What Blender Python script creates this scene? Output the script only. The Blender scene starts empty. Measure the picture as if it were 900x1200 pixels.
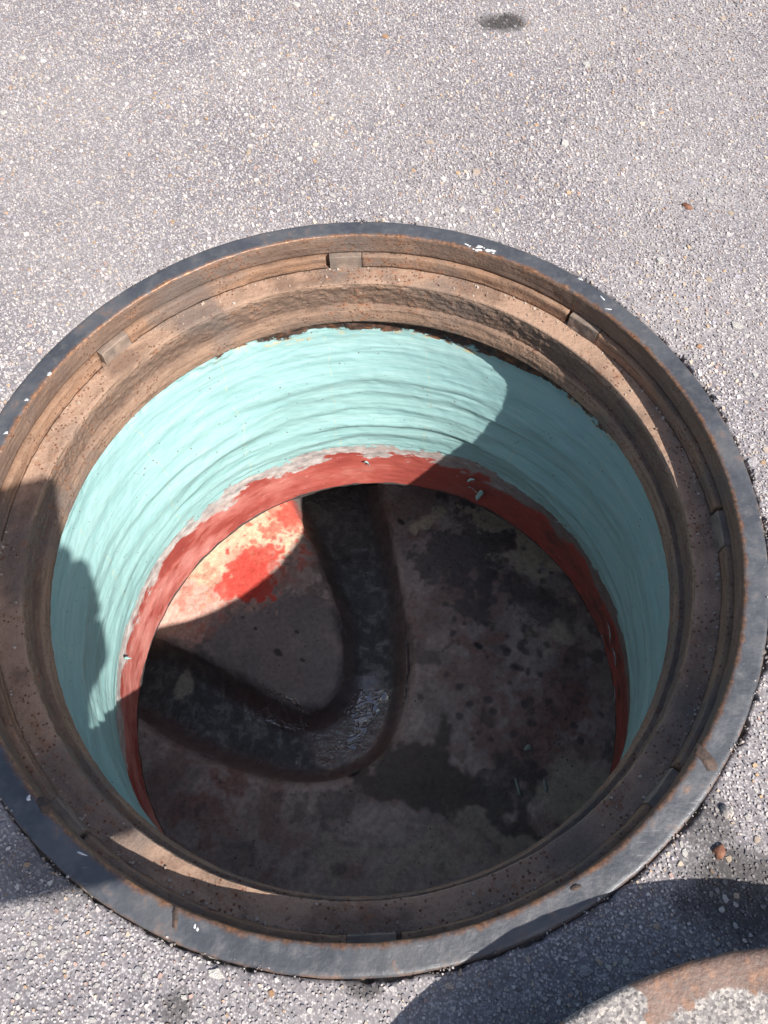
import bpy, math, random
import numpy as np
from mathutils import Matrix, Vector

random.seed(7)
rng = np.random.default_rng(7)
SC = bpy.context.scene
COL = SC.collection

# ------------------------------------------------------------------ camera
CAM_H, CAM_F = 0.6565, 930.0                    # lens height in metres, focal length in photo pixels (1200 tall)
PITCH, ROLL = 1.09610, -0.01193
X_, FW = np.array([1, 0, 0.]), np.array([0, math.cos(PITCH), -math.sin(PITCH)])
UP = np.array([0, math.sin(PITCH), math.cos(PITCH)])
cr, sr = math.cos(ROLL), math.sin(ROLL)
cam_d = bpy.data.cameras.new('camera')
cam_d.sensor_fit = 'VERTICAL'; cam_d.sensor_height = 36; cam_d.lens = CAM_F / 1200 * 36
cam_d.clip_start = 0.01; cam_d.clip_end = 500
cam = bpy.data.objects.new('camera', cam_d); COL.objects.link(cam)
rx, ry, rz = cr * X_ + sr * UP, -sr * X_ + cr * UP, -FW
cam.matrix_world = Matrix(((rx[0], ry[0], rz[0], 0), (rx[1], ry[1], rz[1], 0), (rx[2], ry[2], rz[2], CAM_H), (0, 0, 0, 1)))
SC.camera = cam
# ------------------------------------------------------------------ light
SUN_AZ, SUN_EL = math.radians(-46.5), math.radians(45)
SUN = np.array([math.cos(SUN_EL) * math.cos(SUN_AZ), math.cos(SUN_EL) * math.sin(SUN_AZ), math.sin(SUN_EL)])
world = bpy.data.worlds.new('World'); SC.world = world; world.use_nodes = True
wn = world.node_tree; bg = wn.nodes['Background']
sky = wn.nodes.new('ShaderNodeTexSky'); sky.sky_type = 'NISHITA'; sky.sun_disc = False
sky.sun_elevation = SUN_EL; sky.sun_rotation = math.atan2(SUN[0], SUN[1])
sky.dust_density = 2.0
wn.links.new(sky.outputs[0], bg.inputs[0]); bg.inputs[1].default_value = 0.095
sun_d = bpy.data.lights.new('sun', 'SUN'); sun_d.energy = 4.8; sun_d.angle = math.radians(0.55); sun_d.color = (1, 0.955, 0.90)
sun = bpy.data.objects.new('sun', sun_d); COL.objects.link(sun); sun.location = (2, -2, 3)
sun.rotation_euler = Vector(SUN).to_track_quat('Z', 'Y').to_euler()
SC.view_settings.view_transform = 'Standard'; SC.view_settings.look = 'None'
SC.view_settings.gamma = 1; SC.view_settings.use_curve_mapping = False
SC.view_settings.exposure = 0.66


def at(px, py, z):
    """world point at height z that the photograph shows at pixel (px, py)"""
    x, y = (px - 450) / CAM_F, -(py - 600) / CAM_F
    d = FW + rx * x + ry * y
    t = (z - CAM_H) / d[2]
    return np.array([d[0] * t, d[1] * t, z])


# ------------------------------------------------------------------ numpy noise
def vnoise(x, y, seed, per=256):
    g = np.random.default_rng(seed).random((256, 256))
    xi, yi = np.floor(x).astype(int), np.floor(y).astype(int)
    fx, fy = x - xi, y - yi
    fx, fy = fx * fx * (3 - 2 * fx), fy * fy * (3 - 2 * fy)
    x0, x1 = xi % per % 256, (xi + 1) % per % 256
    a, b = g[x0, yi % 256], g[x1, yi % 256]
    c, d = g[x0, (yi + 1) % 256], g[x1, (yi + 1) % 256]
    return (a * (1 - fx) + b * fx) * (1 - fy) + (c * (1 - fx) + d * fx) * fy - 0.5


def fbm(x, y, seed, oct=4, per=256):
    s, a = 0, 1.0
    for k in range(oct):
        s = s + a * vnoise(x * 2 ** k, y * 2 ** k, seed + k, per * 2 ** k); a *= 0.5
    return s


def sstep(a, b, x):
    t = np.clip((x - a) / (b - a + (1e-12 if a == b else 0)), 0, 1); return t * t * (3 - 2 * t)


# ------------------------------------------------------------------ mesh helpers
def mesh(name, verts, faces, mat=None, smooth=True, uv=None):
    me = bpy.data.meshes.new(name)
    verts = np.asarray(verts, dtype=np.float32)
    if isinstance(faces, np.ndarray):
        k = faces.shape[1]
        me.vertices.add(len(verts)); me.vertices.foreach_set('co', verts.ravel())
        me.loops.add(faces.size); me.loops.foreach_set('vertex_index', faces.ravel().astype(np.int32))
        me.polygons.add(len(faces)); me.polygons.foreach_set('loop_start', np.arange(0, faces.size, k, dtype=np.int32))
        me.update(calc_edges=True)
    else:
        me.from_pydata(verts.tolist(), [], faces); me.update()
    me.validate()
    me.polygons.foreach_set('use_smooth', np.full(len(me.polygons), smooth))
    if uv is not None:
        li = np.zeros(len(me.loops), dtype=np.int32); me.loops.foreach_get('vertex_index', li)
        l = me.uv_layers.new(name='UVMap'); l.data.foreach_set('uv', np.asarray(uv, dtype=np.float32)[li].ravel())
    if mat: me.materials.append(mat)
    return me


def obj(name, me, parent=None, label=None, cat=None, group=None, kind=None):
    o = bpy.data.objects.new(name, me); COL.objects.link(o)
    if parent: o.parent = parent
    if label: o['label'] = label
    if cat: o['category'] = cat
    if group: o['group'] = group
    if kind: o['kind'] = kind
    return o


def grid_faces(n, m, wrap):
    """faces of an n x m vertex grid (index i*m+j); wrap closes i"""
    i = np.arange(n if wrap else n - 1); j = np.arange(m - 1)
    I, J = np.meshgrid(i, j, indexing='ij'); I2 = (I + 1) % n
    return np.stack([I * m + J, I2 * m + J, I2 * m + J + 1, I * m + J + 1], -1).reshape(-1, 4)


def resample(profile, step):
    out = []
    for (a, b), (c, d) in zip(profile[:-1], profile[1:]):
        k = max(1, int(math.hypot(c - a, d - b) / step))
        for t in range(k): out.append((a + (c - a) * t / k, b + (d - b) * t / k))
    out.append(profile[-1]); return out


def lathe(profile, center, n, rough=0.0, seed=1, a0=0.0, a1=2 * math.pi, fr=60.0):
    """revolve (r, z) points; returns verts, faces, uv (arc length, z)"""
    full = abs(a1 - a0 - 2 * math.pi) < 1e-6
    th = a0 - (math.pi / 2 if full else 0) + (a1 - a0) * np.arange(n) / (n if full else n - 1)
    P = np.array(profile); T, R = np.meshgrid(th, P[:, 0], indexing='ij'); Z = np.broadcast_to(P[:, 1], R.shape)
    if np.any(rough):
        s = np.cumsum(np.r_[0, np.hypot(*np.diff(P, axis=0).T)])
        S = np.broadcast_to(s, R.shape)
        per = int(2.2 * fr); nz = fbm(T / (2 * math.pi) * per, S * fr * 1.5 + 40, seed, 4, per); nz2 = fbm(T / (2 * math.pi) * per, S * fr * 1.5 + 90, seed + 9, 4, per)
        rough = np.asarray(rough)
        R = R + rough * nz; Z = Z + rough * .6 * nz2
    V = np.stack([center[0] + R * np.cos(T), center[1] + R * np.sin(T), Z], -1).reshape(-1, 3)
    F = grid_faces(n, len(P), full)
    uv = np.stack([T * .35, np.broadcast_to(P[:, 1], R.shape)], -1).reshape(-1, 2)
    return V, F, uv


# ------------------------------------------------------------------ material helpers
class Mat:
    def __init__(s, name):
        s.m = bpy.data.materials.new(name); s.m.use_nodes = True; s.t = s.m.node_tree
        s.b = s.t.nodes['Principled BSDF']; s.tc = s.t.nodes.new('ShaderNodeTexCoord')
        s.pos = s.tc.outputs['Object']; s.uv = s.tc.outputs['UV']

    def n(s, typ, **kw):
        o = s.t.nodes.new(typ)
        for k, v in kw.items(): setattr(o, k, v)
        return o

    def set(s, sock, v):
        if isinstance(v, bpy.types.NodeSocket): s.t.links.new(v, sock)
        elif v is not None:
            if sock.type == 'RGBA' and len(v) == 3: v = (*v, 1)
            sock.default_value = v

    def map(s, c, scale=(1, 1, 1), loc=(0, 0, 0), rot=(0, 0, 0)):
        o = s.n('ShaderNodeMapping'); s.set(o.inputs['Vector'], c)
        o.inputs['Scale'].default_value = scale; o.inputs['Location'].default_value = loc; o.inputs['Rotation'].default_value = rot
        return o.outputs[0]

    def noise(s, c, scale, detail=4, rough=.55, dist=0, col=False):
        o = s.n('ShaderNodeTexNoise'); s.set(o.inputs['Vector'], c)
        o.inputs['Scale'].default_value = scale; o.inputs['Detail'].default_value = detail
        o.inputs['Roughness'].default_value = rough; o.inputs['Distortion'].default_value = dist
        return o.outputs['Color' if col else 'Fac']

    def vor(s, c, scale, out='Distance', feature='F1', rnd=1):
        o = s.n('ShaderNodeTexVoronoi', feature=feature); s.set(o.inputs['Vector'], c)
        o.inputs['Scale'].default_value = scale; o.inputs['Randomness'].default_value = rnd
        return o.outputs[out]

    def ramp(s, f, stops, interp='LINEAR'):
        o = s.n('ShaderNodeValToRGB'); s.set(o.inputs[0], f); cr_ = o.color_ramp; cr_.interpolation = interp
        while len(cr_.elements) < len(stops): cr_.elements.new(.5)
        for e, (p, c) in zip(cr_.elements, stops):
            e.position = p; e.color = (c, c, c, 1) if isinstance(c, (int, float)) else (*c, 1)
        return o.outputs[0]

    def rng(s, f, a, b, c=0., d=1.):
        o = s.n('ShaderNodeMapRange'); s.set(o.inputs[0], f)
        for i, v in enumerate((a, b, c, d)): o.inputs[i + 1].default_value = v
        return o.outputs[0]

    def math(s, op, a, b=None, clamp=False):
        o = s.n('ShaderNodeMath', operation=op, use_clamp=clamp); s.set(o.inputs[0], a)
        if b is not None: s.set(o.inputs[1], b)
        return o.outputs[0]

    def mix(s, f, a, b, mode='MIX'):
        o = s.n('ShaderNodeMix', data_type='RGBA', blend_type=mode); s.set(o.inputs[0], f)
        s.set(o.inputs[6], a); s.set(o.inputs[7], b); return o.outputs[2]

    def sep(s, v):
        o = s.n('ShaderNodeSeparateXYZ'); s.set(o.inputs[0], v); return o.outputs

    def spot(s, c, r0, r1, sx=1., sy=1., rot=0., wob=None, wa=0.):
        """mask: 1 inside an (irregular) spot round c, 0 outside; in the surface's own coordinates"""
        v = s.map(s.pos, (1, 1, 0), (-c[0], -c[1], 0)); v = s.map(v, (sx, sy, 0), (0, 0, 0), (0, 0, rot))
        o = s.n('ShaderNodeVectorMath', operation='LENGTH'); s.set(o.inputs[0], v); d = o.outputs['Value']
        if wob is not None: d = s.math('ADD', d, s.math('MULTIPLY', s.math('SUBTRACT', wob, .5), wa))
        return s.rng(d, r0, r1, 1., 0.)

    def bump(s, h, strength, dist, nrm=None):
        o = s.n('ShaderNodeBump'); s.set(o.inputs['Height'], h); o.inputs['Strength'].default_value = strength
        o.inputs['Distance'].default_value = dist
        if nrm is not None: s.set(o.inputs['Normal'], nrm)
        return o.outputs[0]

    def done(s, col, rough=.7, nrm=None, metal=0., spec=.5):
        s.set(s.b.inputs['Base Color'], col); s.set(s.b.inputs['Roughness'], rough)
        s.set(s.b.inputs['Metallic'], metal); s.set(s.b.inputs['Specular IOR Level'], spec)
        if nrm is not None: s.set(s.b.inputs['Normal'], nrm)
        return s.m


# key measures (metres), manhole frame centre and levels
FC = (-0.0255, 0.3375); R_OUT, R_IN, R_LIP = 0.375, 0.3522, 0.3195
Z_LEDGE, Z_LIP = -0.0438, -0.109
RC = (-0.0132, 0.2795); Z_RING, R_RING = -0.418, 0.3200       # lower edge of the painted wall
Z_BENCH = -0.625
COVER_C, COVER_R, COVER_Z = (0.274, -0.364), 0.346, 0.060

# ================================================================== materials
STAINS = [(at(px, py, 0), r, sx, sy, k) for px, py, r, sx, sy, k in ((588, 25, .036, 1, 1.7, .85), (205, 1180, .013, 1, 1, .6), (425, 1157, .010, .7, 1.3, .7), (872, 1046, .045, .8, 1.2, .7), (832, 968, .022, 1, 1, .55), (60, 1015, .03, .6, .9, .4))]


def mat_asphalt_binder():
    m = Mat('asphalt binder with fine grains')
    big = m.noise(m.pos, 4, 2); mid = m.noise(m.pos, 30, 3)
    o = m.n('ShaderNodeTexVoronoi'); m.set(o.inputs['Vector'], m.pos); o.inputs['Scale'].default_value = 640
    v = m.sep(o.outputs['Color'])[0]; edge = o.outputs['Distance']
    g = m.ramp(v, [(0, (.11, .10, .107)), (.3, (.19, .174, .183)), (.55, (.29, .268, .274)), (.8, (.47, .435, .428)), (1, (.66, .615, .585))])
    g = m.mix(m.rng(edge, .35, .8), g, (.15, .137, .145))
    g = m.mix(m.rng(mid, .35, .7, 0, .35), g, (.175, .16, .168))
    g = m.mix(m.rng(big, .4, .62, 0, .30), g, (.37, .34, .325))
    sp = None
    for c, r, sx, sy, k in STAINS:
        q = m.math('MULTIPLY', m.spot(c, r * .6, r * 1.15, sx, sy, 0, mid, r * 1.2), k)
        sp = q if sp is None else m.math('MAXIMUM', sp, q)
    g = m.mix(sp, g, (.030, .028, .024))
    return m.done(g, .85, m.bump(edge, -.6, .0014), spec=.3)


def mat_stone():
    m = Mat('aggregate stone')
    at_ = m.n('ShaderNodeAttribute', attribute_name='Col'); c = at_.outputs['Color']
    n = m.noise(m.pos, 420, 2)
    c = m.mix(m.rng(n, .35, .75, 0, .4), c, m.mix(.55, c, (.26, .245, .25)))
    c = m.mix(m.rng(m.noise(m.pos, 3.2, 2), .42, .62, 0, .42), c, m.mix(.6, c, (.17, .155, .165)))
    return m.done(c, .75, m.bump(n, .3, .001), spec=.35)


def mat_single_stone(name, col):
    m = Mat(name); n = m.noise(m.pos, 3, 4)
    return m.done(m.mix(m.rng(n, .3, .7), col, tuple(x * .72 for x in col)), .7, m.bump(m.noise(m.pos, 6, 3), .5, .15), spec=.4)


def mat_rim():
    m = Mat('worn blue-black cast iron')
    a = m.noise(m.pos, 14, 6, .65); b = m.noise(m.pos, 70, 5, .6); c = m.noise(m.pos, 260, 3)
    g = m.ramp(a, [(.3, (.050, .053, .061)), (.5, (.082, .086, .096)), (.7, (.135, .134, .136))])
    g = m.mix(m.rng(b, .5, .75, 0, .55), g, (.17, .165, .165))
    # rust creeping in from both edges, plus blotches
    s = m.sep(m.map(m.pos, (1, 1, 1), (-FC[0], -FC[1], 0)))
    r = m.math('SQRT', m.math('ADD', m.math('MULTIPLY', s[0], s[0]), m.math('MULTIPLY', s[1], s[1])))
    r = m.math('ADD', r, m.math('MULTIPLY', m.math('SUBTRACT', b, .5), .012))
    e = m.math('MAXIMUM', m.rng(r, R_IN - .0005, R_IN + .0045, 1., 0), m.rng(r, R_OUT - .002, R_OUT + .001, 0, .5))
    e = m.math('MAXIMUM', e, m.rng(m.math('ADD', m.math('MULTIPLY', a, .5), m.math('MULTIPLY', b, .5)), 0.57, .66, 0, .5))
    rust = m.ramp(c, [(.3, (.10, .048, .025)), (.55, (.26, .12, .055)), (.75, (.38, .22, .12))])
    g = m.mix(e, g, rust)
    scr = m.noise(m.map(m.pos, (30, 300, 30), (0, 0, 0), (0, 0, .7)), 1, 3)
    g = m.mix(m.rng(scr, .68, .76, 0, .5), g, (.45, .45, .46))
    return m.done(g, m.rng(b, .3, .7, .36, .60), m.bump(m.math('ADD', a, m.math('MULTIPLY', c, .35)), .35, .003), metal=.25, spec=.6)


def mat_rust(name):
    m = Mat(name)
    a = m.noise(m.pos, 20, 5, .65); b = m.noise(m.pos, 120, 4, .7); c = m.noise(m.map(m.pos, (1, 1, 1), (3, 5, 7)), 9, 3)
    st = m.noise(m.map(m.pos, (14, 14, 190)), 1, 4, .65)
    z = m.math('ADD', m.sep(m.pos)[2], m.math('MULTIPLY', m.math('SUBTRACT', b, .5), .006))
    # by level: rim face, seat band, dusty ledge, rough wall, lip (z -0.11 .. 0)
    zone = m.ramp(m.rng(z, -.115, 0.), [(0, (.26, .165, .112)), (.24, (.30, .192, .132)), (.285, (.145, .097, .073)), (.52, (.17, .112, .082)), (.565, (.37, .243, .172)), (.62, (.36, .235, .165)), (.655, (.29, .165, .10)), (.76, (.26, .152, .095)), (.79, (.155, .102, .078)), (1, (.185, .118, .086))])
    g = m.mix(m.rng(a, .38, .66, 0, .8), zone, m.mix(.5, zone, (.32, .225, .165)))
    g = m.mix(m.rng(st, .47, .62, 0, .8), g, m.mix(.75, g, (.105, .066, .048)))
    g = m.mix(m.rng(c, .50, .62, 0, .7), g, (.135, .112, .10))
    g = m.mix(m.rng(m.math('ADD', m.math('MULTIPLY', b, .6), m.math('MULTIPLY', a, .4)), .55, .62, 0, .55), g, (.26, .115, .058))
    pit = m.rng(m.vor(m.pos, 210), .18, .32, 1, 0); pm = m.rng(a, .44, .54)
    g = m.mix(m.math('MULTIPLY', pit, pm), g, (.13, .06, .035))
    f = m.noise(m.pos, 430, 3, .65); g = m.mix(m.rng(f, .54, .72, 0, .35), g, m.mix(.75, g, (.09, .06, .045)))
    g = m.mix(m.rng(f, .30, .42, .2, 0), g, (.40, .29, .22))
    h = m.math('ADD', m.math('ADD', m.math('MULTIPLY', a, .5), m.math('MULTIPLY', b, .8)), m.math('ADD', m.math('MULTIPLY', st, .5), m.math('MULTIPLY', f, .16)))
    return m.done(g, .82, m.bump(h, .7, .0032), spec=.3)


def mat_wall():
    m = Mat('teal paint over red primer')
    uv = m.sep(m.uv); u, z = uv[0], uv[1]
    n1 = m.noise(m.map(m.pos, (12, 12, 30)), 1, 5, .65); n2 = m.noise(m.map(m.pos, (60, 60, 150)), 1, 4, .7)
    streak = m.noise(m.map(m.pos, (6, 6, 85)), 1, 6, .68, .9); fine = m.noise(m.map(m.pos, (25, 25, 520)), 1, 4, .7)
    # teal coat
    t = m.ramp(streak, [(.25, (.195, .35, .345)), (.5, (.245, .41, .402)), (.75, (.305, .465, .452))])
    t = m.mix(m.rng(fine, .5, .75, 0, .35), t, (.43, .56, .545))
    t = m.mix(m.rng(n1, .55, .75, 0, .25), t, (.205, .35, .35))
    # hairline cracks running down, stained ochre
    w = m.math('ADD', m.math('MULTIPLY', u, 7.2), m.math('MULTIPLY', m.noise(m.map(m.pos, (6, 6, 18)), 1, 4), .35))
    fr = m.math('ABSOLUTE', m.math('SUBTRACT', m.math('FRACT', w), .5))
    ck = m.math('MULTIPLY', m.rng(fr, .0035, .009, 1, 0), m.rng(n2, .46, .56, 0, .4))
    t = m.mix(ck, t, (.50, .45, .26))
    # specks and pits
    vp = m.vor(m.map(m.pos, (95, 95, 95)), 1); pit = m.math('MULTIPLY', m.rng(vp, .07, .12, 1, 0), m.rng(n1, .45, .55))
    t = m.mix(pit, t, (.12, .085, .06))
    # grey scraped band and red primer at the foot, with ragged edges
    zz = m.math('ADD', z, m.math('MULTIPLY', m.math('SUBTRACT', n1, .5), .055))
    zz = m.math('ADD', zz, m.math('MULTIPLY', m.math('SUBTRACT', n2, .5), .022))
    zz = m.math('ADD', zz, m.math('MULTIPLY', m.math('SUBTRACT', streak, .5), .022))
    grey = m.ramp(n2, [(.3, (.19, .175, .175)), (.5, (.35, .30, .28)), (.7, (.50, .47, .45))])
    grey = m.mix(m.rng(streak, .5, .7, 0, .5), grey, (.42, .26, .21))
    red = m.ramp(n1, [(.3, (.25, .048, .038)), (.55, (.35, .080, .062)), (.75, (.43, .15, .12))])
    red = m.mix(m.rng(n2, .6, .75, 0, .4), red, (.40, .20, .17))
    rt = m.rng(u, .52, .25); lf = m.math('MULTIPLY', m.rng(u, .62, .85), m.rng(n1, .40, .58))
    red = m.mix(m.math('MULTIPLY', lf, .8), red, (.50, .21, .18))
    dirt = m.math('MULTIPLY', m.rng(m.math('ADD', m.math('MULTIPLY', n1, .6), m.math('MULTIPLY', n2, .4)), .42, .58), rt)  # dirt smear, plus the right side's shade painted into the red
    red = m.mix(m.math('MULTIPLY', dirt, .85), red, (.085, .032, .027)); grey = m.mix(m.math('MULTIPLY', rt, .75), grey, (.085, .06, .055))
    scr = m.noise(m.map(m.pos, (90, 90, 260), (0, 0, 0), (0, 0, .6)), 1, 2)
    red = m.mix(m.rng(scr, .72, .76, 0, .6), red, (.62, .45, .42))
    isg = m.rng(zz, -.343, -.3415, 1, 0); z3 = m.math('ADD', z, m.math('MULTIPLY', m.math('SUBTRACT', n1, .5), .03)); z3 = m.math('ADD', z3, m.math('MULTIPLY', m.math('SUBTRACT', n2, .5), .02))
    z3 = m.math('SUBTRACT', z3, m.math('MULTIPLY', m.rng(n1, .38, .62), -.012))
    isr = m.rng(z3, -.358, -.355, 1, 0)
    c = m.mix(isg, t, grey); c = m.mix(isr, c, red)
    # bare rusty concrete under the frame
    zt = m.math('ADD', z, m.math('MULTIPLY', m.math('SUBTRACT', n1, .5), .04)); zt = m.math('ADD', zt, m.math('MULTIPLY', m.math('SUBTRACT', n2, .5), .025))
    zt = m.math('SUBTRACT', zt, m.math('MULTIPLY', m.rng(m.math('ABSOLUTE', m.math('SUBTRACT', u, .44)), .22, .48), .034))
    bare = m.ramp(n2, [(.38, (.025, .018, .015)), (.55, (.065, .034, .022)), (.72, (.24, .095, .04))])
    och = m.rng(zt, -.148, -.140); c = m.mix(m.math('MULTIPLY', och, m.rng(n2, .5, .62, 0, .8)), c, (.50, .36, .17))
    c = m.mix(m.rng(zt, -.1405, -.1385), c, bare)
    rough = m.mix(isr, (.58,) * 3, (.42,) * 3)
    h = m.math('ADD', m.math('MULTIPLY', streak, 1.0), m.math('MULTIPLY', fine, .25))
    h = m.math('ADD', h, m.math('MULTIPLY', isg, -.35)); h = m.math('ADD', h, m.math('MULTIPLY', n2, .12))
    return m.done(c, rough, m.bump(h, .30, .006), spec=.4)


def mat_floor():
    m = Mat('stained chamber floor')
    g = m.n('ShaderNodeAttribute', attribute_name='Col').outputs['Color']; w = m.n('ShaderNodeAttribute', attribute_name='Wet').outputs['Fac']
    c = m.noise(m.pos, 130, 4, .65); b = m.noise(m.pos, 420, 2)
    g = m.mix(1., g, m.ramp(c, [(.3, .72), (.5, 1.), (.7, 1.22)]), 'MULTIPLY')
    g = m.mix(m.rng(b, .62, .72, 0, .35), g, (.30, .27, .25))
    vs = m.rng(m.vor(m.pos, 75), .10, .16, 1, 0); sp = m.math('MULTIPLY', vs, m.rng(m.noise(m.pos, 12, 2), .5, .56))
    g = m.mix(m.math('MULTIPLY', sp, .75), g, (.05, .042, .042))
    rough = m.math('SUBTRACT', m.rng(c, .3, .7, .62, .85), m.math('MULTIPLY', w, .58), True)
    wr = m.noise(m.map(m.pos, (1, 2.4, 1), (0, 0, 0), (0, 0, .6)), 48, 4, .65, 1.8)
    nrm = m.bump(m.math('ADD', c, m.math('MULTIPLY', b, .3)), .45, .004)
    nrm = m.bump(m.math('MULTIPLY', wr, w), .5, .009, nrm)
    m.set(m.b.inputs['Coat Weight'], w); m.b.inputs['Coat IOR'].default_value = 2.0; m.b.inputs['Coat Roughness'].default_value = .10; m.set(m.b.inputs['Coat Normal'], nrm)
    return m.done(g, rough, nrm, spec=m.rng(w, 0., 1., .5, 1.))


def mat_simple(name, c1, c2, scale, rough=.7, bs=.4, bd=.003, metal=0., spec=.4):
    m = Mat(name); a = m.noise(m.pos, scale, 5, .6)
    return m.done(m.mix(m.rng(a, .35, .65), c1, c2), rough, m.bump(a, bs, bd), metal=metal, spec=spec)


def mat_cover():
    m = Mat('rusty cover iron with cement wash')
    a = m.noise(m.pos, 16, 5, .6); b = m.noise(m.pos, 80, 4, .65); c = m.noise(m.pos, 330, 3)
    g = m.ramp(a, [(.3, (.12, .075, .058)), (.5, (.185, .12, .094)), (.7, (.25, .17, .135))])
    g = m.mix(m.rng(b, .53, .66, 0, .6), g, (.33, .17, .10))
    g = m.mix(m.rng(c, .52, .66, 0, .55), g, (.15, .125, .11))
    o = m.n('ShaderNodeTexVoronoi'); m.set(o.inputs['Vector'], m.pos); o.inputs['Scale'].default_value = 560
    cem = m.ramp(m.sep(o.outputs['Color'])[0], [(0, (.12, .105, .10)), (.4, (.22, .20, .19)), (.75, (.33, .30, .275)), (1, (.48, .43, .38))])
    k = m.noise(m.map(m.pos, (1, 1, 1), (1.37, 2.2, 0)), 13, 4, .6)
    k = m.rng(k, .66, .68)
    for px, py, r, sx in ((712, 1197, .022, .8), (738, 1178, .010, .8), (885, 1222, .030, .5)):
        c0 = at(px, py, COVER_Z); k = m.math('MAXIMUM', k, m.spot((c0[0] - COVER_C[0], c0[1] - COVER_C[1]), r * .9, r, sx, 1, .4, b, r * .9))
    g = m.mix(k, g, cem)
    return m.done(g, .65, m.bump(m.math('ADD', b, m.math('MULTIPLY', c, .6)), .6, .002), metal=.05, spec=.45)


def mat_cement():
    m = Mat('speckled cement infill')
    v = m.sep(m.vor(m.pos, 620, 'Color'))[0]; b = m.noise(m.pos, 60, 4)
    g = m.ramp(v, [(0, (.12, .105, .10)), (.4, (.23, .21, .20)), (.75, (.35, .32, .295)), (1, (.50, .45, .40))])
    g = m.mix(m.rng(b, .5, .7, 0, .4), g, (.40, .30, .24))
    return m.done(g, .85, m.bump(v, .5, .0015), spec=.3)


M_BIND, M_STONE, M_RIM = mat_asphalt_binder(), mat_stone(), mat_rim()
M_RUST = mat_rust('dusty rusted iron'); M_LUG = mat_simple('grey lug iron', (.15, .12, .10), (.27, .20, .155), 60, .75, .6, .003)
M_WALL, M_FLOOR = mat_wall(), mat_floor()
M_TEAL = mat_simple('loose teal paint', (.25, .42, .41), (.33, .49, .475), 90, .55)
M_TEAL2 = mat_simple('dusty teal paint scrap', (.26, .31, .29), (.36, .40, .37), 90, .7)
M_WHITE = mat_simple('white paint', (.50, .50, .50), (.66, .66, .66), 150, .6)
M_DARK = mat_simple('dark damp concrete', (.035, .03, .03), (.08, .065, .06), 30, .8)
_m = Mat('wet scum film'); _n = _m.noise(_m.pos, 90, 4)
M_FILM = _m.done(_m.mix(_m.rng(_n, .4, .62), (.20, .155, .165), (.12, .075, .07)), .16, None, spec=1.)
_m.b.inputs['Coat Weight'].default_value = 1.; _m.b.inputs['Coat IOR'].default_value = 2.2; _m.b.inputs['Coat Roughness'].default_value = .06
M_COVER, M_CEM = mat_cover(), mat_cement()
M_CHIP = mat_simple('rust flake', (.13, .05, .03), (.24, .11, .065), 200, .8)
M_SOIL = mat_simple('dirt in the joint', (.05, .044, .038), (.27, .24, .21), 160, .95, .9, .004)

# ================================================================== ground
G0 = R_OUT + .0012


def make_ground():
    n = 1440; th = 2 * math.pi * np.arange(n) / n
    rad = np.r_[G0, G0 + .0002, G0 + .003, G0 + .01, np.linspace(G0 + .03, 1.6, 26), np.geomspace(2.0, 60, 14)]
    T, R = np.meshgrid(th, rad, indexing='ij')
    jag = fbm(np.cos(T) * 30 + 50, np.sin(T) * 30 + 50, 5, 5)
    side = sstep(.55, .95, np.cos(T + .05))                                        # wider broken joint on the right
    R = R + np.where(R < G0 + .02, (.0045 + .0065 * side) * np.maximum(jag, -.1), 0)
    Z = np.full(R.shape, -.0018) + np.minimum(1, (R - G0) / .06) * .0007 * fbm(R * np.cos(T) * 9 + 30, R * np.sin(T) * 9 + 30, 11, 3) * (R < 3)
    Z[:, 0] = -.03; Z[:, 1] -= .0006
    V = np.stack([FC[0] + R * np.cos(T), FC[1] + R * np.sin(T), Z], -1).reshape(-1, 3)
    return obj('ground', mesh('ground', V, grid_faces(n, len(rad), True)[:, ::-1], M_BIND), kind='structure')


ground = make_ground()

PAL = [((.60, .565, .53), 22), ((.50, .47, .455), 22), ((.40, .375, .37), 18), ((.30, .28, .285), 14), ((.21, .195, .205), 10), ((.68, .655, .62), 10),
       ((.56, .47, .36), 9), ((.50, .34, .20), 3), ((.42, .30, .25), 4), ((.44, .43, .47), 6)]
PC = np.array([c for c, _ in PAL]) * (.98, .935, .915); PW = np.array([w for _, w in PAL], float); PW /= PW.sum()


def scatter():
    """dart throwing of stone centres with several sizes over the strip of road in view"""
    cell, grid, out = .008, {}, []
    def visible(x, y):
        d = .457 * y + .584
        return -.17 < y < 1.24 and abs(x) < .505 * d + .03
    tries = [(170, .0046, .0075), (1700, .0031, .0046), (13000, .0019, .0031), (120000, .0010, .0019)]
    for cnt, r0, r1 in tries:
        P = rng.random((cnt, 2)); Rr = r0 + (r1 - r0) * rng.random(cnt) ** 2
        for (a, b), r in zip(P, Rr):
            y = -.17 + 1.41 * b; x = (2 * a - 1) * .64
            if not visible(x, y): continue
            d = math.hypot(x - FC[0], y - FC[1])
            if d < G0 + .0006 + r * .75: continue
            if math.hypot(x - COVER_C[0], y - COVER_C[1]) < COVER_R - .06: continue
            i, j = int(x // cell), int(y // cell); ok = True
            for u in (-1, 0, 1):
                for w in (-1, 0, 1):
                    for (qx, qy, qr) in grid.get((i + u, j + w), ()):
                        if (qx - x) ** 2 + (qy - y) ** 2 < (.82 * (qr + r)) ** 2: ok = False; break
                    if not ok: break
                if not ok: break
            if ok:
                grid.setdefault((i, j), []).append((x, y, r)); out.append((x, y, r))
    return out


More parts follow.
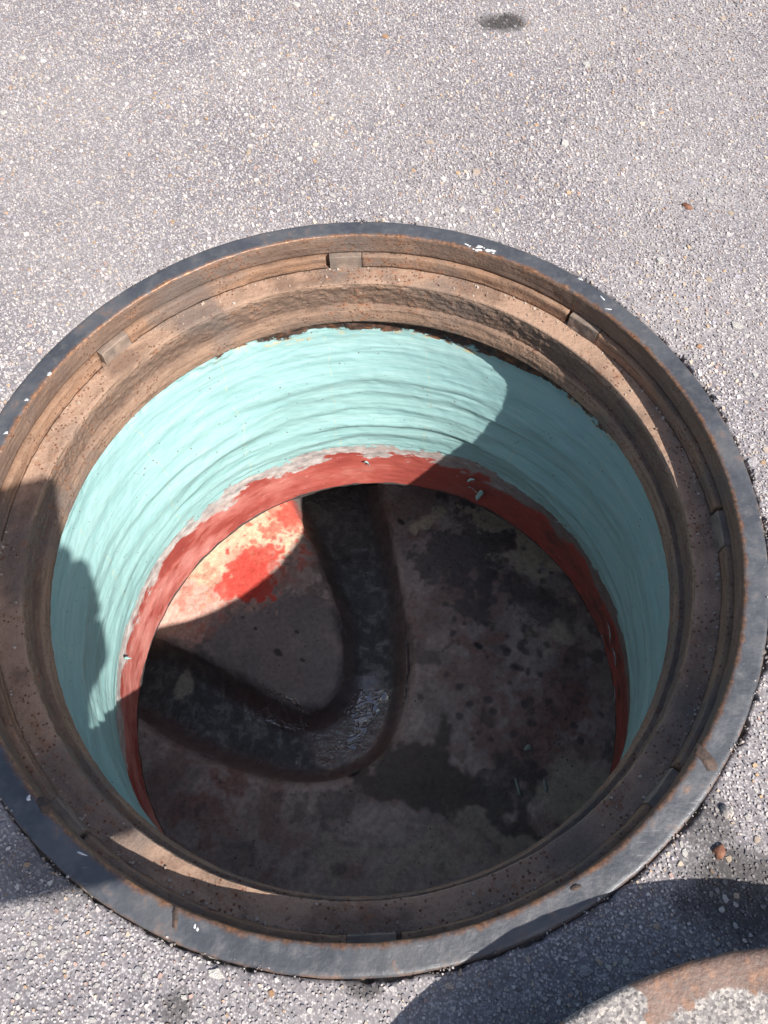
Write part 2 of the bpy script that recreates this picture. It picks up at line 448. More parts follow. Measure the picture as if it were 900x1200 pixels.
def stone_verts(x, y, r, k=6):
    """rings of an irregular flat-topped stone, arrays (n, 2k, 3)"""
    n = len(x)
    a = (np.arange(k) / k * 2 * math.pi)[None] + rng.random((n, 1)) * 6.28 + (rng.random((n, k)) - .5) * .95
    el = .60 + .55 * rng.random((n, 1)); ori = rng.random((n, 1)) * 3.14
    rr = r[:, None] * (.70 + .5 * rng.random((n, k)))
    dx, dy = rr * np.cos(a), rr * np.sin(a)
    c, s = np.cos(ori), np.sin(ori)
    px, py = (c * dx - s * dy) * el, s * dx + c * dy
    ix, iy = c * px + s * py, -s * px + c * py
    top = .66 + .24 * rng.random((n, k))
    h = (.0004 + r * (.02 + .11 * rng.random(n)))[:, None]
    tx, ty = (rng.random((n, 1)) - .5) * .36, (rng.random((n, 1)) - .5) * .36
    lo = np.stack([x[:, None] + ix, y[:, None] + iy, np.full((n, k), -.0042)], -1)
    hi = np.stack([x[:, None] + ix * top, y[:, None] + iy * top, h + tx * ix * top + ty * iy * top - .0012], -1)
    return np.concatenate([lo, hi], 1)


def stone_faces(n, k=6):
    base = np.arange(n)[:, None, None] * 2 * k; i = np.arange(k); j = (i + 1) % k
    side = (base + np.stack([i, j, j + k, i + k], -1)[None]).reshape(-1, 4)
    t = np.array([[k, k + 1, k + 2, k + 3], [k, k + 3, k + 4, k + 5]]); top = (base + t[None]).reshape(-1, 4)
    return np.concatenate([side, top])


def make_aggregate():
    S = scatter(); S.sort(key=lambda s: -s[2] / (.457 * s[1] + .584))
    big, rest = S[:280], np.array(S[280:])
    V = stone_verts(rest[:, 0], rest[:, 1], rest[:, 2]); n = len(rest)
    me = mesh('aggregate', V.reshape(-1, 3), stone_faces(n), M_STONE, smooth=False)
    ci = rng.choice(len(PC), n, p=PW); col = PC[ci] * (.80 + .4 * rng.random((n, 1)))
    for c, r, sx, sy, k in STAINS:
        d = np.hypot((rest[:, 0] - c[0]) * sx, (rest[:, 1] - c[1]) * sy) + r * .5 * (rng.random(n) - .5)
        col = col * (1 - k * .92 * sstep(r * 1.15, r * .6, d))[:, None]
    col = np.repeat(np.c_[col, np.ones(n)], 12, axis=0).astype(np.float32)
    at_ = me.color_attributes.new('Col', 'FLOAT_COLOR', 'POINT'); at_.data.foreach_set('color', col.ravel())
    obj('aggregate', me, ground, kind='stuff')
    # the largest stones, one object each (unit meshes shared)
    cols = [((.70, .66, .60), 5), ((.58, .54, .50), 5), ((.56, .44, .32), 2.4), ((.48, .45, .45), 3), ((.62, .50, .40), 2), ((.50, .30, .17), .7), ((.36, .33, .34), 1)]
    wts = np.array([w for _, w in cols]); wts /= wts.sum(); lib = []
    for ci_, (c, _) in enumerate(cols):
        mt = mat_single_stone('stone colour', c); row = []
        for q in range(4):
            v = stone_verts(np.zeros(1), np.zeros(1), np.ones(1), 8).reshape(-1, 3)
            v[:8, 2] = -.7; v[8:, 2] = .10 + .14 * rng.random() + (v[8:, 0] * (rng.random() - .5) + v[8:, 1] * (rng.random() - .5)) * .25
            c_ = np.r_[v, [[*(v[8:, :2].mean(0)), v[8:, 2].mean() + .06]]]
            f = [(i, (i + 1) % 8, 8 + (i + 1) % 8, 8 + i) for i in range(8)] + [(8 + i, 8 + (i + 1) % 8, 16) for i in range(8)]
            row.append(mesh('stone', c_, f, mt, smooth=False))
        lib.append(row)
    for x, y, r in big:
        o = obj('stone', lib[rng.choice(len(cols), p=wts)][rng.integers(4)], ground)
        o.location = (x, y, -.0014); o.scale = (r, r, r); o.rotation_euler = (0, 0, rng.random() * 6.28)


make_aggregate()
# dirt packed in the joint between frame and road
v, f, uv = lathe(resample([(R_OUT - .002, -.0065), (R_OUT + .006, -.0080), (R_OUT + .020, -.0085)], .0025), FC, 900, .0030, 31, fr=150)
obj('joint_dirt', mesh('joint_dirt', v, f[:, ::-1], M_SOIL), ground)

# ================================================================== manhole frame
frame = obj('manhole_collar', None, label='rusted cast iron ring set flush in the asphalt around the open hole', cat='manhole')
rim = [(R_OUT, -.05), (R_OUT, -.0022), (R_OUT - .0008, -.0002), (R_OUT - .0025, .0006), (R_IN + .003, .0006), (R_IN + .0008, .0001), (R_IN, -.0012),
       (R_IN + .0004, -.012), (R_IN + .0012, -.0255), (R_IN + .006, -.0265)]
v, f, uv = lathe(resample(rim, .0022), FC, 900, .0009, 3, fr=60)
rim_o = obj('rim', mesh('rim', v, f, M_RIM, uv=uv), frame)
me = rim_o.data; me.materials.append(M_RUST)                      # the inner face of the rim is rusted like the seat
zs = np.array([p.center[2] for p in me.polygons]); rs = np.array([math.hypot(p.center[0] - FC[0], p.center[1] - FC[1]) for p in me.polygons])
mi = ((zs < -.0012) & (rs < R_IN + .01)).astype(np.int32); me.polygons.foreach_set('material_index', mi)
body = [(R_IN + .0045, -.0262), (R_IN + .0040, -.046), (R_IN + .001, Z_LEDGE), (.340, Z_LEDGE - .0012), (.3275, Z_LEDGE - .001), (.3250, Z_LEDGE - .0014), (.3243, Z_LEDGE - .003),
        (.3258, -.066), (.3268, -.0835), (.3222, -.0842), (.3212, -.087), (R_LIP, -.097), (R_LIP + .0002, -.106), (R_LIP + .003, -.1105), (.346, -.1125), (.372, -.112), (.372, -.05)]
body = resample(body, .0018)
rgh = np.array([.0019 if -.0838 < z < -.050 and r < .33 else .0007 if z < -.084 and r < .33 else .0005 for r, z in body])
v, f, uv = lathe(body, FC, 1100, rgh, 21, fr=130)
obj('seat', mesh('seat', v, f, M_RUST, smooth=False, uv=uv), frame)
# seat bands between eight lugs
LUGS = [math.radians(d) for d in (92.6, 140, 184, 228, 272, 316, 358.8, 404.5)]
for k, a in enumerate(LUGS):
    w = .0185 / .348; nxt = LUGS[(k + 1) % 8] + (2 * math.pi if k == 7 else 0)
    if nxt < a: nxt += 2 * math.pi
    r0, r1 = .3484, R_IN + .006
    pr = resample([(r1, -.0275), (r0 + .001, -.0275), (r0, -.0285), (r0 - .0006, -.044), (r0 + .0005, Z_LEDGE + .001), (r1, Z_LEDGE + .001)], .003)
    v, f, uv = lathe(pr, FC, 90, .0012, 60 + k, a + w + .013, nxt - w - .0015, fr=90)
    e_ = len(pr); caps = [list(range(0, e_)), list(range(89 * e_ + e_ - 1, 89 * e_ - 1, -1))]
    obj('seat_band', mesh('seat_band', v, f.tolist() + caps, M_RUST, uv=uv), frame)
    r0 -= .0010
    pr = resample([(r1, -.0272), (r0 + .0008, -.0272), (r0, -.0285), (r0 - .0006, -.0485), (r1, -.0495)], .0028)
    v, f, uv = lathe(pr, FC, 16, .0012, 80 + k, a - w, a + w, fr=90)
    e_ = len(pr); caps = [list(range(0, e_)), list(range(15 * e_ + e_ - 1, 15 * e_ - 1, -1))]
    obj('lug', mesh('lug', v, f.tolist() + caps, M_LUG, smooth=False, uv=uv), frame)


def blob(name, mat, x, y, z, r, h, sx=1., sy=1., rot=0., k=10, jit=.25):
    """thin irregular drop or flake lying at (x, y, z)"""
    a = np.arange(k) / k * 6.283; rr = r * (1 + jit * (rng.random(k) - .5) * 2)
    X, Y = rr * np.cos(a) * sx, rr * np.sin(a) * sy; c, s = math.cos(rot), math.sin(rot); X, Y = c * X - s * Y, s * X + c * Y
    v = np.r_[np.c_[X, Y, np.full(k, -.0012)], np.c_[X * .85, Y * .85, np.full(k, h * .7)], [[0, 0, h]]]
    f = [(i, (i + 1) % k, k + (i + 1) % k, k + i) for i in range(k)] + [(k + i, k + (i + 1) % k, 2 * k) for i in range(k)]
    me_ = mesh(name, v, f, mat); return me_, (x, y, z)


for px, py, r, sx, sy, rot in ((58, 438, .0027, 1.2, .9, .6), (31, 468, .0019, 1.1, .9, .3), (7, 507, .0022, 1.2, .8, .5), *[(548 + 30 * i / 13 + random.uniform(-3, 3), 288 + 7 * i / 13 + random.uniform(-2.5, 2.5), random.uniform(.0008, .0030), 1.4, .55, random.uniform(-.6, .2)) for i in range(14)],
                               (706, 349, .003, .25, 1.3, .5), (713, 362, .004, 1.2, .2, -.1), (680, 327, .003, 1, .4, -.6), (228, 1086, .0016, .7, 1.2, .3), (231, 1089, .0014, 1, 1, 0), (95, 1000, .004, 1.3, .2, -.3), (33, 935, .0022, 1, 1, 0)):
    me_, loc = blob('paint_spot', M_WHITE, *at(px, py, .001)[:2], .0006, r, .0006, sx, sy, rot, 10, .45)
    obj('paint_spot', me_, frame, label='white paint spot on the rim').location = loc
for px, py, r, sx, sy, rot in ((205, 1077, .007, .35, 1.2, .1), (827, 889, .012, .5, 1.1, .5), (675, 1040, .004, 1.2, .6, .4), (50, 943, .008, .6, 1.2, .6)):
    me_, loc = blob('rust_scab', mat_simple('dark scab', (.035, .03, .028), (.10, .06, .042), 150), *at(px, py, .001)[:2], .0006, r, .0006, sx, sy, rot)
    obj('rust_scab', me_, frame).location = loc

# grit lying in the corner of the seat and on the ledge
n = 1100
th = rng.random(n) * 6.283; dens = .5 + fbm(np.cos(th) * 4 + 20, np.sin(th) * 4 + 20, 77, 3); keep = rng.random(n) < dens * 1.1; th = th[keep]; n = len(th)
rr = np.where(rng.random(n) < .75, .3475 - np.abs(rng.normal(0, .0022, n)), .327 + .02 * rng.random(n))
sz = .0006 + .0014 * rng.random(n) ** 3
V = stone_verts(np.zeros(n), np.zeros(n), sz); V[:, :6, 2] = -sz[:, None] * .4; V[:, 6:, 2] = sz[:, None] * (.6 + .5 * rng.random((n, 1)))
V += np.stack([FC[0] + rr * np.cos(th), FC[1] + rr * np.sin(th), np.full(n, Z_LEDGE - .0008)], -1)[:, None]
me = mesh('grit', V.reshape(-1, 3), stone_faces(n), M_STONE, smooth=False)
col = np.array([(.44, .35, .27), (.34, .24, .17), (.50, .43, .36), (.22, .15, .11)])[rng.integers(0, 4, n)]
me.color_attributes.new('Col', 'FLOAT_COLOR', 'POINT').data.foreach_set('color', np.repeat(np.c_[col, np.ones(n)], 12, axis=0).astype(np.float32).ravel())
n2_ = 900; th = rng.random(n2_) * 6.283; keep = rng.random(n2_) < .45 + 1.2 * fbm(np.cos(th) * 5 + 60, np.sin(th) * 5 + 60, 79, 3); th = th[keep]; n2_ = len(th)
rr = R_OUT + .0015 - np.abs(rng.normal(0, .0022, n2_)) + .0015 * rng.random(n2_); sz = .0004 + .0010 * rng.random(n2_) ** 2
V = stone_verts(np.zeros(n2_), np.zeros(n2_), sz); V[:, :6, 2] = -sz[:, None] * .6; V[:, 6:, 2] = sz[:, None] * (.5 + .5 * rng.random((n2_, 1)))
V += np.stack([FC[0] + rr * np.cos(th), FC[1] + rr * np.sin(th), np.full(n2_, .0004)], -1)[:, None]
me2 = mesh('edge_crumbs', V.reshape(-1, 3), stone_faces(n2_), M_STONE, smooth=False)
col = np.array([(.36, .32, .29), (.22, .19, .17), (.48, .44, .41), (.14, .11, .09)])[rng.integers(0, 4, n2_)]
me2.color_attributes.new('Col', 'FLOAT_COLOR', 'POINT').data.foreach_set('color', np.repeat(np.c_[col, np.ones(n2_)], 12, axis=0).astype(np.float32).ravel())
obj('edge_crumbs', me2, label='loose asphalt crumbs along the outer edge of the iron ring', cat='crumbs', kind='stuff')
obj('grit', me, label='loose sandy grit lying along the seat of the manhole frame', cat='grit', kind='stuff')

# ================================================================== painted wall
well = obj('manhole_wall', None, label='round teal painted manhole wall with a red band at its foot', cat='manhole wall')
W_TOP = (-.0250, .3370, .3475, -.112)


def wall_surface(n=1080, m=230):
    th = 2 * math.pi * np.arange(n) / n - math.pi / 2
    z = np.linspace(W_TOP[3], Z_RING, m)
    T, Z = np.meshgrid(th, z, indexing='ij')
    t = (W_TOP[3] - Z) / (W_TOP[3] - Z_RING)
    cx, cy = W_TOP[0] + (RC[0] - W_TOP[0]) * t, W_TOP[1] + (RC[1] - W_TOP[1]) * t
    R = W_TOP[2] + (R_RING + .004 - W_TOP[2]) * t
    c, s = np.cos(T), np.sin(T)
    wob = .011 * fbm(c * 1.6 + 20, s * 1.6 + 20, 41, 3)
    D = np.zeros_like(R)
    for zc, w, amp, sd in ((-.176, .018, .0030, 1), (-.212, .017, .0100, 2), (-.236, .010, .0070, 3), (-.262, .018, .0115, 4), (-.291, .011, .0085, 5), (-.315, .012, .0050, 6)):
        zz = zc + wob + .005 * fbm(c * 2.5 + 10 * sd, s * 2.5 + 7, 50 + sd, 3)
        am = amp * np.clip(.70 + 1.7 * fbm(c * 1.7 + 5 * sd, s * 1.7 + 31, 70 + sd, 2), .1, 1.5)
        x = (Z - zz) / w
        D += am * np.exp(-np.where(x > 0, (x / 1.7) ** 2, (x / .75) ** 2))       # soft above, sharp undercut below
    D += .0012 * fbm(T / (2 * math.pi) * 20, Z * 50 + 80, 91, 4, 20) * (Z > -.34)
    D += .0030 * np.clip(fbm(T / (2 * math.pi) * 26, Z * 30 + 20, 93, 3, 26) + .1, 0, 1) * fbm(T / (2 * math.pi) * 40 + 3 * vnoise(T / (2 * math.pi) * 12, Z * 14 + 9, 95, 12), Z * 190, 98, 4, 40) * (Z > -.335)
    D += .0010 * fbm(T / (2 * math.pi) * 110, Z * 110 + 80, 97, 3, 110)
    ze = -.333 + .012 * fbm(c * 3 + 9, s * 3 + 9, 44, 4)                          # edge of the thick teal coat
    D += .0040 * sstep(-.0015, .0015, Z - ze)
    rough_top = sstep(-.150, -.120, Z) * .010 * fbm(T / (2 * math.pi) * 132, Z * 60 + 50, 46, 4, 132)
    R = R - D + rough_top
    V = np.stack([cx + R * c, cy + R * s, Z], -1).reshape(-1, 3)
    uv = np.stack([T * .35, Z], -1).reshape(-1, 2)
    return V, grid_faces(n, m, True), uv


v, f, uv = wall_surface()
obj('lining', mesh('lining', v, f, M_WALL, uv=uv), well)
CH_C, CH_R = (-.02, .312), .412
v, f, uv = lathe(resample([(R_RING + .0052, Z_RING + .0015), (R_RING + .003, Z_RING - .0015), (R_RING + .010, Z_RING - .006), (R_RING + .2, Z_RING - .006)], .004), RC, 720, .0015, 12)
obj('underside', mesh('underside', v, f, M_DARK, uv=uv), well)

# ================================================================== floor with the curved channel
def chaikin(P, k):
    for _ in range(k):
        Q = [P[0]]
        for a, b in zip(P[:-1], P[1:]): Q += [.75 * a + .25 * b, .25 * a + .75 * b]
        P = np.array(Q + [P[-1]])
    return P


def dist_poly(X, Y, P):
    best = np.full(X.shape, 9.0)
    for a, b in zip(P[:-1], P[1:]):
        d = b - a; L = d @ d + 1e-12
        t = np.clip(((X - a[0]) * d[0] + (Y - a[1]) * d[1]) / L, 0, 1)
        best = np.minimum(best, np.hypot(X - a[0] - t * d[0], Y - a[1] - t * d[1]))
    return best


def inside(X, Y, P):
    r = np.zeros(X.shape, bool)
    for a, b in zip(P, np.roll(P, -1, 0)):
        c = ((a[1] > Y) != (b[1] > Y)) & (X < (b[0] - a[0]) * (Y - a[1]) / (b[1] - a[1] + 1e-12) + a[0]); r ^= c
    return r


EA = np.array([at(*p, Z_BENCH)[:2] for p in ((172, 742), (232, 768), (300, 806), (345, 832), (378, 834), (400, 806), (404, 770), (397, 712), (374, 650), (343, 588))])
EB = np.array([at(*p, Z_BENCH)[:2] for p in ((150, 832), (218, 876), (300, 910), (378, 918), (438, 898), (474, 838), (480, 760), (470, 690), (452, 606))])
EA = chaikin(np.r_[[EA[0] + (EA[0] - EA[1]) * 4], EA, [EA[-1] + (EA[-1] - EA[-2]) * 4]], 3)
EB = chaikin(np.r_[[EB[0] + (EB[0] - EB[1]) * 4], EB, [EB[-1] + (EB[-1] - EB[-2]) * 4]], 3)
gx = np.arange(-.46, .42, .0021); gy = np.arange(-.14, .77, .0021)
X, Y = np.meshgrid(gx, gy, indexing='ij')
wob_ = .006 * fbm(X * 20 + 30, Y * 20 + 30, 101, 3)
da, db = dist_poly(X, Y, EA) + wob_, dist_poly(X, Y, EB) + wob_
ins = inside(X, Y, np.r_[EA, EB[::-1]])
sdist = np.where(ins, np.minimum(da, db), -np.minimum(da, db))                    # >0 inside the channel
q = np.clip(sdist / .052, -1, 1)
DEP = .060 * sstep(-.30, .55, q) * .62 + .060 * .38 * np.sqrt(np.clip(1 - (1 - np.clip(q, 0, 1)) ** 2, 0, 1))
Zf = Z_BENCH - DEP + .008 * sstep(0, .1, -sdist) + .004 * fbm(X * 12 + 30, Y * 12 + 30, 103, 4) + .0014 * fbm(X * 60 + 30, Y * 60 + 30, 107, 3)


def spot(px, py, r0, r1, sx=1., sy=1., rot=0., wob=0., z=Z_BENCH):
    c = at(px, py, z); dx, dy = X - c[0], Y - c[1]; co, si = math.cos(rot), math.sin(rot)
    return sstep(r1, r0, np.hypot((co * dx + si * dy) * sx, (-si * dx + co * dy) * sy) + wob)


def lay(base, mask, col):
    m_ = np.clip(mask, 0, 1)[..., None]; return base * (1 - m_) + np.asarray(col) * m_


nA, nB, nC = fbm(X * 7 + 11, Y * 7 + 60, 201, 5), fbm(X * 22 + 40, Y * 22 + 17, 211, 5), fbm(X * 90 + 9, Y * 90 + 25, 221, 4)
nD, nE = fbm(X * 13 + 33, Y * 13 + 71, 231, 5), fbm(X * 17 + 3, Y * 17 + 21, 241, 5)
CF = np.ones(X.shape + (3,)) * (.34, .265, .245) * (1 + .5 * nB + .45 * nC)[..., None]
CF = lay(CF, .6 * sstep(.06, .30, nE + .35 * nC), (.21, .115, .10))
CF = lay(CF, .55 * sstep(.08, .30, nA), (.38, .305, .28))
for sp_ in ((235, 960, .05, .11, 1.2, .6, .3), (610, 820, .08, .15, 1., 1., 0.), (655, 865, .04, .07, 1, 1, 0), (560, 750, .02, .032, 1, 1, 0), (245, 910, .02, .035, .6, 1, 0)):
    CF = lay(CF, .7 * spot(*sp_, wob=.10 * nE) * sstep(-.2, .22, nD + .5 * nC), (.23, .115, .10))
dark = (.085, .068, .062)
CF = lay(CF, .85 * spot(560, 930, .07, .105, .62, 1.5, -.25, .13 * nB + .06 * nD), dark)
CF = lay(CF, .8 * spot(555, 650, .055, .085, .9, 1., -.5, .14 * nD + .05 * nC), (.11, .09, .09))
CF = lay(CF, .8 * spot(620, 700, .045, .07, .6, 1.6, -.55, .09 * nD + .05 * nC), (.10, .082, .08))
CF = lay(CF, .6 * sstep(.24, .30, nD + .2 * nC), (.10, .082, .078))
tan_ = (.56, .46, .345)
CF = lay(CF, .85 * spot(628, 662, .055, .085, .62, 1.7, -.72, .12 * nD + .05 * nC) * sstep(-.22, -.10, nB + .3 * nD), tan_)
CF = lay(CF, .85 * spot(655, 735, .03, .06, .8, 1.5, -1.1, .09 * nD), tan_)
CF = lay(CF, .8 * spot(672, 928, .035, .07, 1, 1.2, 0, .10 * nD), (.45, .38, .29))
CF = lay(CF, .7 * spot(490, 1000, .035, .065, .6, 1.4, .1, .13 * nB), (.42, .34, .28))
CF = lay(CF, .85 * spot(503, 612, .012, .026, .6, 1.5, .6, .03 * nC), tan_)
for k in range(46):                                                              # damp drips
    CF = lay(CF, .75 * spot(rng.normal(605, 55), rng.normal(795, 55), .004, .0075 + .004 * rng.random(), 1 + rng.random() * .5, 1, rng.random() * 3, .006 * nC), (.075, .062, .062))
# bench between the channel arms: cream render held to the sunlit patch, pink wash, a red blotch
CF = lay(CF, .8 * spot(320, 775, .10, .16, 1, 1, 0, .06 * nB), (.15, .135, .142))  # tongue beyond the sunlit patch, its shade painted as a darker colour
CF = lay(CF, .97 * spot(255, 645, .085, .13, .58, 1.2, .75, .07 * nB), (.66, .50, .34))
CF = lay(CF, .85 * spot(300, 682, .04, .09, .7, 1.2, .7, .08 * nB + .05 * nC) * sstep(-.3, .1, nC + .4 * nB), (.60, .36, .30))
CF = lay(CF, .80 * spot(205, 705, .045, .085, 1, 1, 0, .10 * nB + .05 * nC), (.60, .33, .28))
for px, py, r0, r1, k in ((290, 676, .036, .046, .97), (302, 658, .026, .038, .93), (272, 690, .020, .030, .9), (312, 690, .020, .030, .9), (340, 603, .022, .034, .9)):
    CF = lay(CF, k * spot(px, py, r0, r1, 1, 1, 0, .028 * nC + .016 * nB), (.60, .065, .045))
sal = sstep(.02, .22, nC + .25 * nB)
CF = lay(CF, .75 * sal * spot(320, 635, .05, .10, 1, 1, 0), (.56, .09, .06)); CF = lay(CF, .55 * sal * spot(225, 700, .05, .10, 1, 1, 0), (.58, .16, .11))
for px, py, r in ((326, 766, .009), (348, 742, .005), (355, 775, .004), (300, 738, .004), (560, 758, .008), (470, 612, .008), (285, 725, .004)):
    CF = lay(CF, .9 * spot(px, py, r * .6, r, 1.3, .8, .9, .003 * nC), (.03, .026, .026))
# channel: maroon banks, dark slime, wet film with a painted sheen at the bend
bank = sstep(-.22, .22, q + .15 * nB); deep = sstep(.12, .6, q + .2 * nB)
CF = lay(CF, .9 * bank, np.array((.125, .098, .096)) * (1 + .4 * nC)[..., None])
CF = lay(CF, .95 * deep, np.array((.085, .084, .088)) * (1 + .45 * nC + .35 * nB)[..., None])
lower = spot(330, 885, .12, .17, .5, 1.6, -.25, .05 * nB, Z_BENCH - .06)
CF = lay(CF, .45 * lower * bank * sstep(.75, .3, q), (.16, .080, .072)); CF = lay(CF, .6 * spot(400, 865, .03, .06, .7, 1.2, .3, .04 * nB, Z_BENCH - .06), (.20, .12, .11))
CF = lay(CF, .8 * spot(214, 800, .012, .019, 1, .7, 0, .022 * nB, Z_BENCH - .05), (.36, .34, .29))
CF = lay(CF, .75 * spot(424, 808, .022, .034, .7, 1.1, .4, .035 * nB, Z_BENCH - .07) * deep, (.30, .275, .31))  # lavender sheen of the wet film, painted into the colour
CF = np.clip(CF * np.where(spot(262, 650, .10, .15) > .5, 1, 1.12)[..., None], .015, .8)  # colour outside the sunlit patch painted brighter to lift the shaded floor
WET = np.maximum(spot(420, 845, .05, .085, .75, 1.3, .5, .07 * nB, Z_BENCH - .06), .8 * spot(330, 835, .02, .06, .6, 1.3, -.3, .08 * nB, Z_BENCH - .06)) * deep
WET = np.clip(np.maximum(WET, .35 * deep * sstep(.12, .2, nC)), 0, 1)
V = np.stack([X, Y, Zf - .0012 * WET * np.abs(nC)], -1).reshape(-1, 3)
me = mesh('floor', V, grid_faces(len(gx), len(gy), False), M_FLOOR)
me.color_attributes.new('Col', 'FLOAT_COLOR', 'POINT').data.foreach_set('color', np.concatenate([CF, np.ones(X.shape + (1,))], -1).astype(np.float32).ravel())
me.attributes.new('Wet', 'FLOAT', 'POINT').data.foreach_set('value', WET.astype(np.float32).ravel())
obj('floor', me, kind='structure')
# crinkled skin of dried scum lying in the bend of the channel
def film(px, py, a, b, rot, seed, name, label):
    c = at(px, py, Z_BENCH - .056); N_ = 110
    U, W = np.meshgrid(np.linspace(-1, 1, N_), np.linspace(-1, 1, N_), indexing='ij')
    lx, ly = U * a, W * b; co, si = math.cos(rot), math.sin(rot)
    wx, wy = c[0] + co * lx - si * ly, c[1] + si * lx + co * ly
    i_ = np.clip(((wx - gx[0]) / .0021).astype(int), 0, len(gx) - 1); j_ = np.clip(((wy - gy[0]) / .0021).astype(int), 0, len(gy) - 1)
    base = Zf[i_, j_]; base = (base + np.roll(base, 1, 0) + np.roll(base, -1, 0) + np.roll(base, 1, 1) + np.roll(base, -1, 1)) / 5
    w1 = fbm(wx * 40 + 3, wy * 40 + 5, seed, 3); ridge = 1 - np.abs(fbm(wx * 75 + 2 * w1 + 20, wy * 150 + 2 * w1 + 20, seed + 5, 3)) * 3.2
    zz = base + .0012 + .0030 * np.clip(ridge, 0, 1) ** 3 + .0015 * w1
    keep = (np.hypot(U, W) + .9 * fbm(wx * 35 + 9, wy * 35 + 9, seed + 11, 4) < .85)
    F_ = grid_faces(N_, N_, False); F_ = F_[keep.ravel()[F_].all(1)]
    used = np.unique(F_); mp = np.full(N_ * N_, -1); mp[used] = np.arange(len(used))
    V_ = np.stack([wx, wy, zz], -1).reshape(-1, 3)[used]
    obj(name, mesh(name, V_, mp[F_], M_FILM), None, label, 'film')


film(425, 845, .034, .062, -.55, 301, 'scum_film', 'wrinkled wet film at the bend of the channel')
film(335, 838, .050, .022, -.35, 331, 'scum_film', 'thin broken film left of the bend in the channel')
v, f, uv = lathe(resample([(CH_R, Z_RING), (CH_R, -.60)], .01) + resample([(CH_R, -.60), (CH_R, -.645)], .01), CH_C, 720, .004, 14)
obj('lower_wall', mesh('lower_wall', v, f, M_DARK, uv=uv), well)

# ================================================================== cover lying on the road
cover = obj('manhole_cover', None, label='rusty round manhole cover lying on the asphalt at the lower right', cat='manhole cover')
cover.location = (COVER_C[0], COVER_C[1], 0)
pr = [(.305, .0015), (.318, .010), (COVER_R - .010, .020), (COVER_R - .0015, COVER_Z - .012), (COVER_R, COVER_Z - .003), (COVER_R - .001, COVER_Z - .0008), (COVER_R - .004, COVER_Z), (COVER_R - .055, COVER_Z), (COVER_R - .058, COVER_Z - .003)]
v, f, uv = lathe(resample(pr, .004), (0, 0), 720, .0016, 16, fr=40)
obj('cover_rim', mesh('cover_rim', v, f, M_COVER, uv=uv), cover)
n = 360; th = 2 * math.pi * np.arange(n) / n; rad = np.r_[.0, np.linspace(.03, COVER_R - .057, 24)]
T, R = np.meshgrid(th, rad, indexing='ij')
V = np.stack([R * np.cos(T), R * np.sin(T), COVER_Z - .0022 + .0012 * fbm(R * np.cos(T) * 60 + 60, R * np.sin(T) * 60 + 60, 18, 3)], -1).reshape(-1, 3)
obj('infill', mesh('infill', V, grid_faces(n, len(rad), True)[:, ::-1], M_CEM), cover)
v, f, uv = lathe([(.0, .0012), (.306, .0012)], (0, 0), 90)
obj('cover_base', mesh('cover_base', v, f, M_COVER), cover)

# ================================================================== small loose things
def chip(name, mat, px, py, r, sx, sy, h, label, cat, z=.0):
    me_, loc = blob(name, mat, *at(px, py, z)[:2], z, r, h, sx, sy, rng.random() * 3, 9, .35)
    o = obj(name, me_, None, label, cat); o.location = loc


chip('rust_chip', M_CHIP, 843, 997, .0060, 1, .8, .0016, 'reddish brown rust chip on the asphalt right of the ring', 'rust chip')
chip('rust_chip', M_CHIP, 805, 241, .0050, 1.3, .6, .0012, 'small brown chip on the upper right asphalt', 'rust chip')
chip('pebble', M_CEM, 853, 951, .006, 1, .8, .0025, 'pale loose pebble beside the right edge of the ring', 'pebble')

# curls of loose teal paint hanging on the red band
def flake(px, py, w, l, ang, lift, label=None):
    d = FW + rx * ((px - 450) / CAM_F) + ry * (-(py - 600) / CAM_F)
    for t in np.linspace(.7, 1.6, 3000):
        p = np.array([0, 0, CAM_H]) + d * t; k = (W_TOP[3] - p[2]) / (W_TOP[3] - Z_RING)
        if k < 0: continue
        c = np.array([W_TOP[0] + (RC[0] - W_TOP[0]) * k, W_TOP[1] + (RC[1] - W_TOP[1]) * k])
        if math.hypot(*(p[:2] - c)) > W_TOP[2] + (R_RING + .004 - W_TOP[2]) * k - .003 or p[2] < Z_RING: break
    nrm = np.array([c[0] - p[0], c[1] - p[1], .1]); nrm /= np.linalg.norm(nrm)
    tang = np.cross(nrm, [0, 0, 1]); tang /= np.linalg.norm(tang); up = np.cross(tang, nrm)
    a, b = math.cos(ang) * tang + math.sin(ang) * up, -math.sin(ang) * tang + math.cos(ang) * up
    v_, k_ = [], 9
    for i in range(k_):
        s_ = i / (k_ - 1) - .5; ww = w * (1 - (2 * abs(s_)) ** 2.2) * (.7 + .6 * rng.random()) + .0004
        bend = lift * (s_ * 2) ** 2 + .0012
        for e in (-.5, .5): v_.append(p + a * (s_ * l) + b * (e * ww + w * .5 * math.sin(3 * s_)) + nrm * (bend + .002 * (e > 0)))
    n0 = len(v_); v_ += [x - nrm * .0008 for x in v_]
    f_ = []
    for i in range(k_ - 1):
        j = 2 * i; f_ += [(j, j + 1, j + 3, j + 2), (n0 + j, n0 + j + 2, n0 + j + 3, n0 + j + 1), (j, j + 2, n0 + j + 2, n0 + j), (j + 1, n0 + j + 1, n0 + j + 3, j + 3)]
    o = obj('paint_flake', mesh('paint_flake', v_, f_, M_TEAL), well)


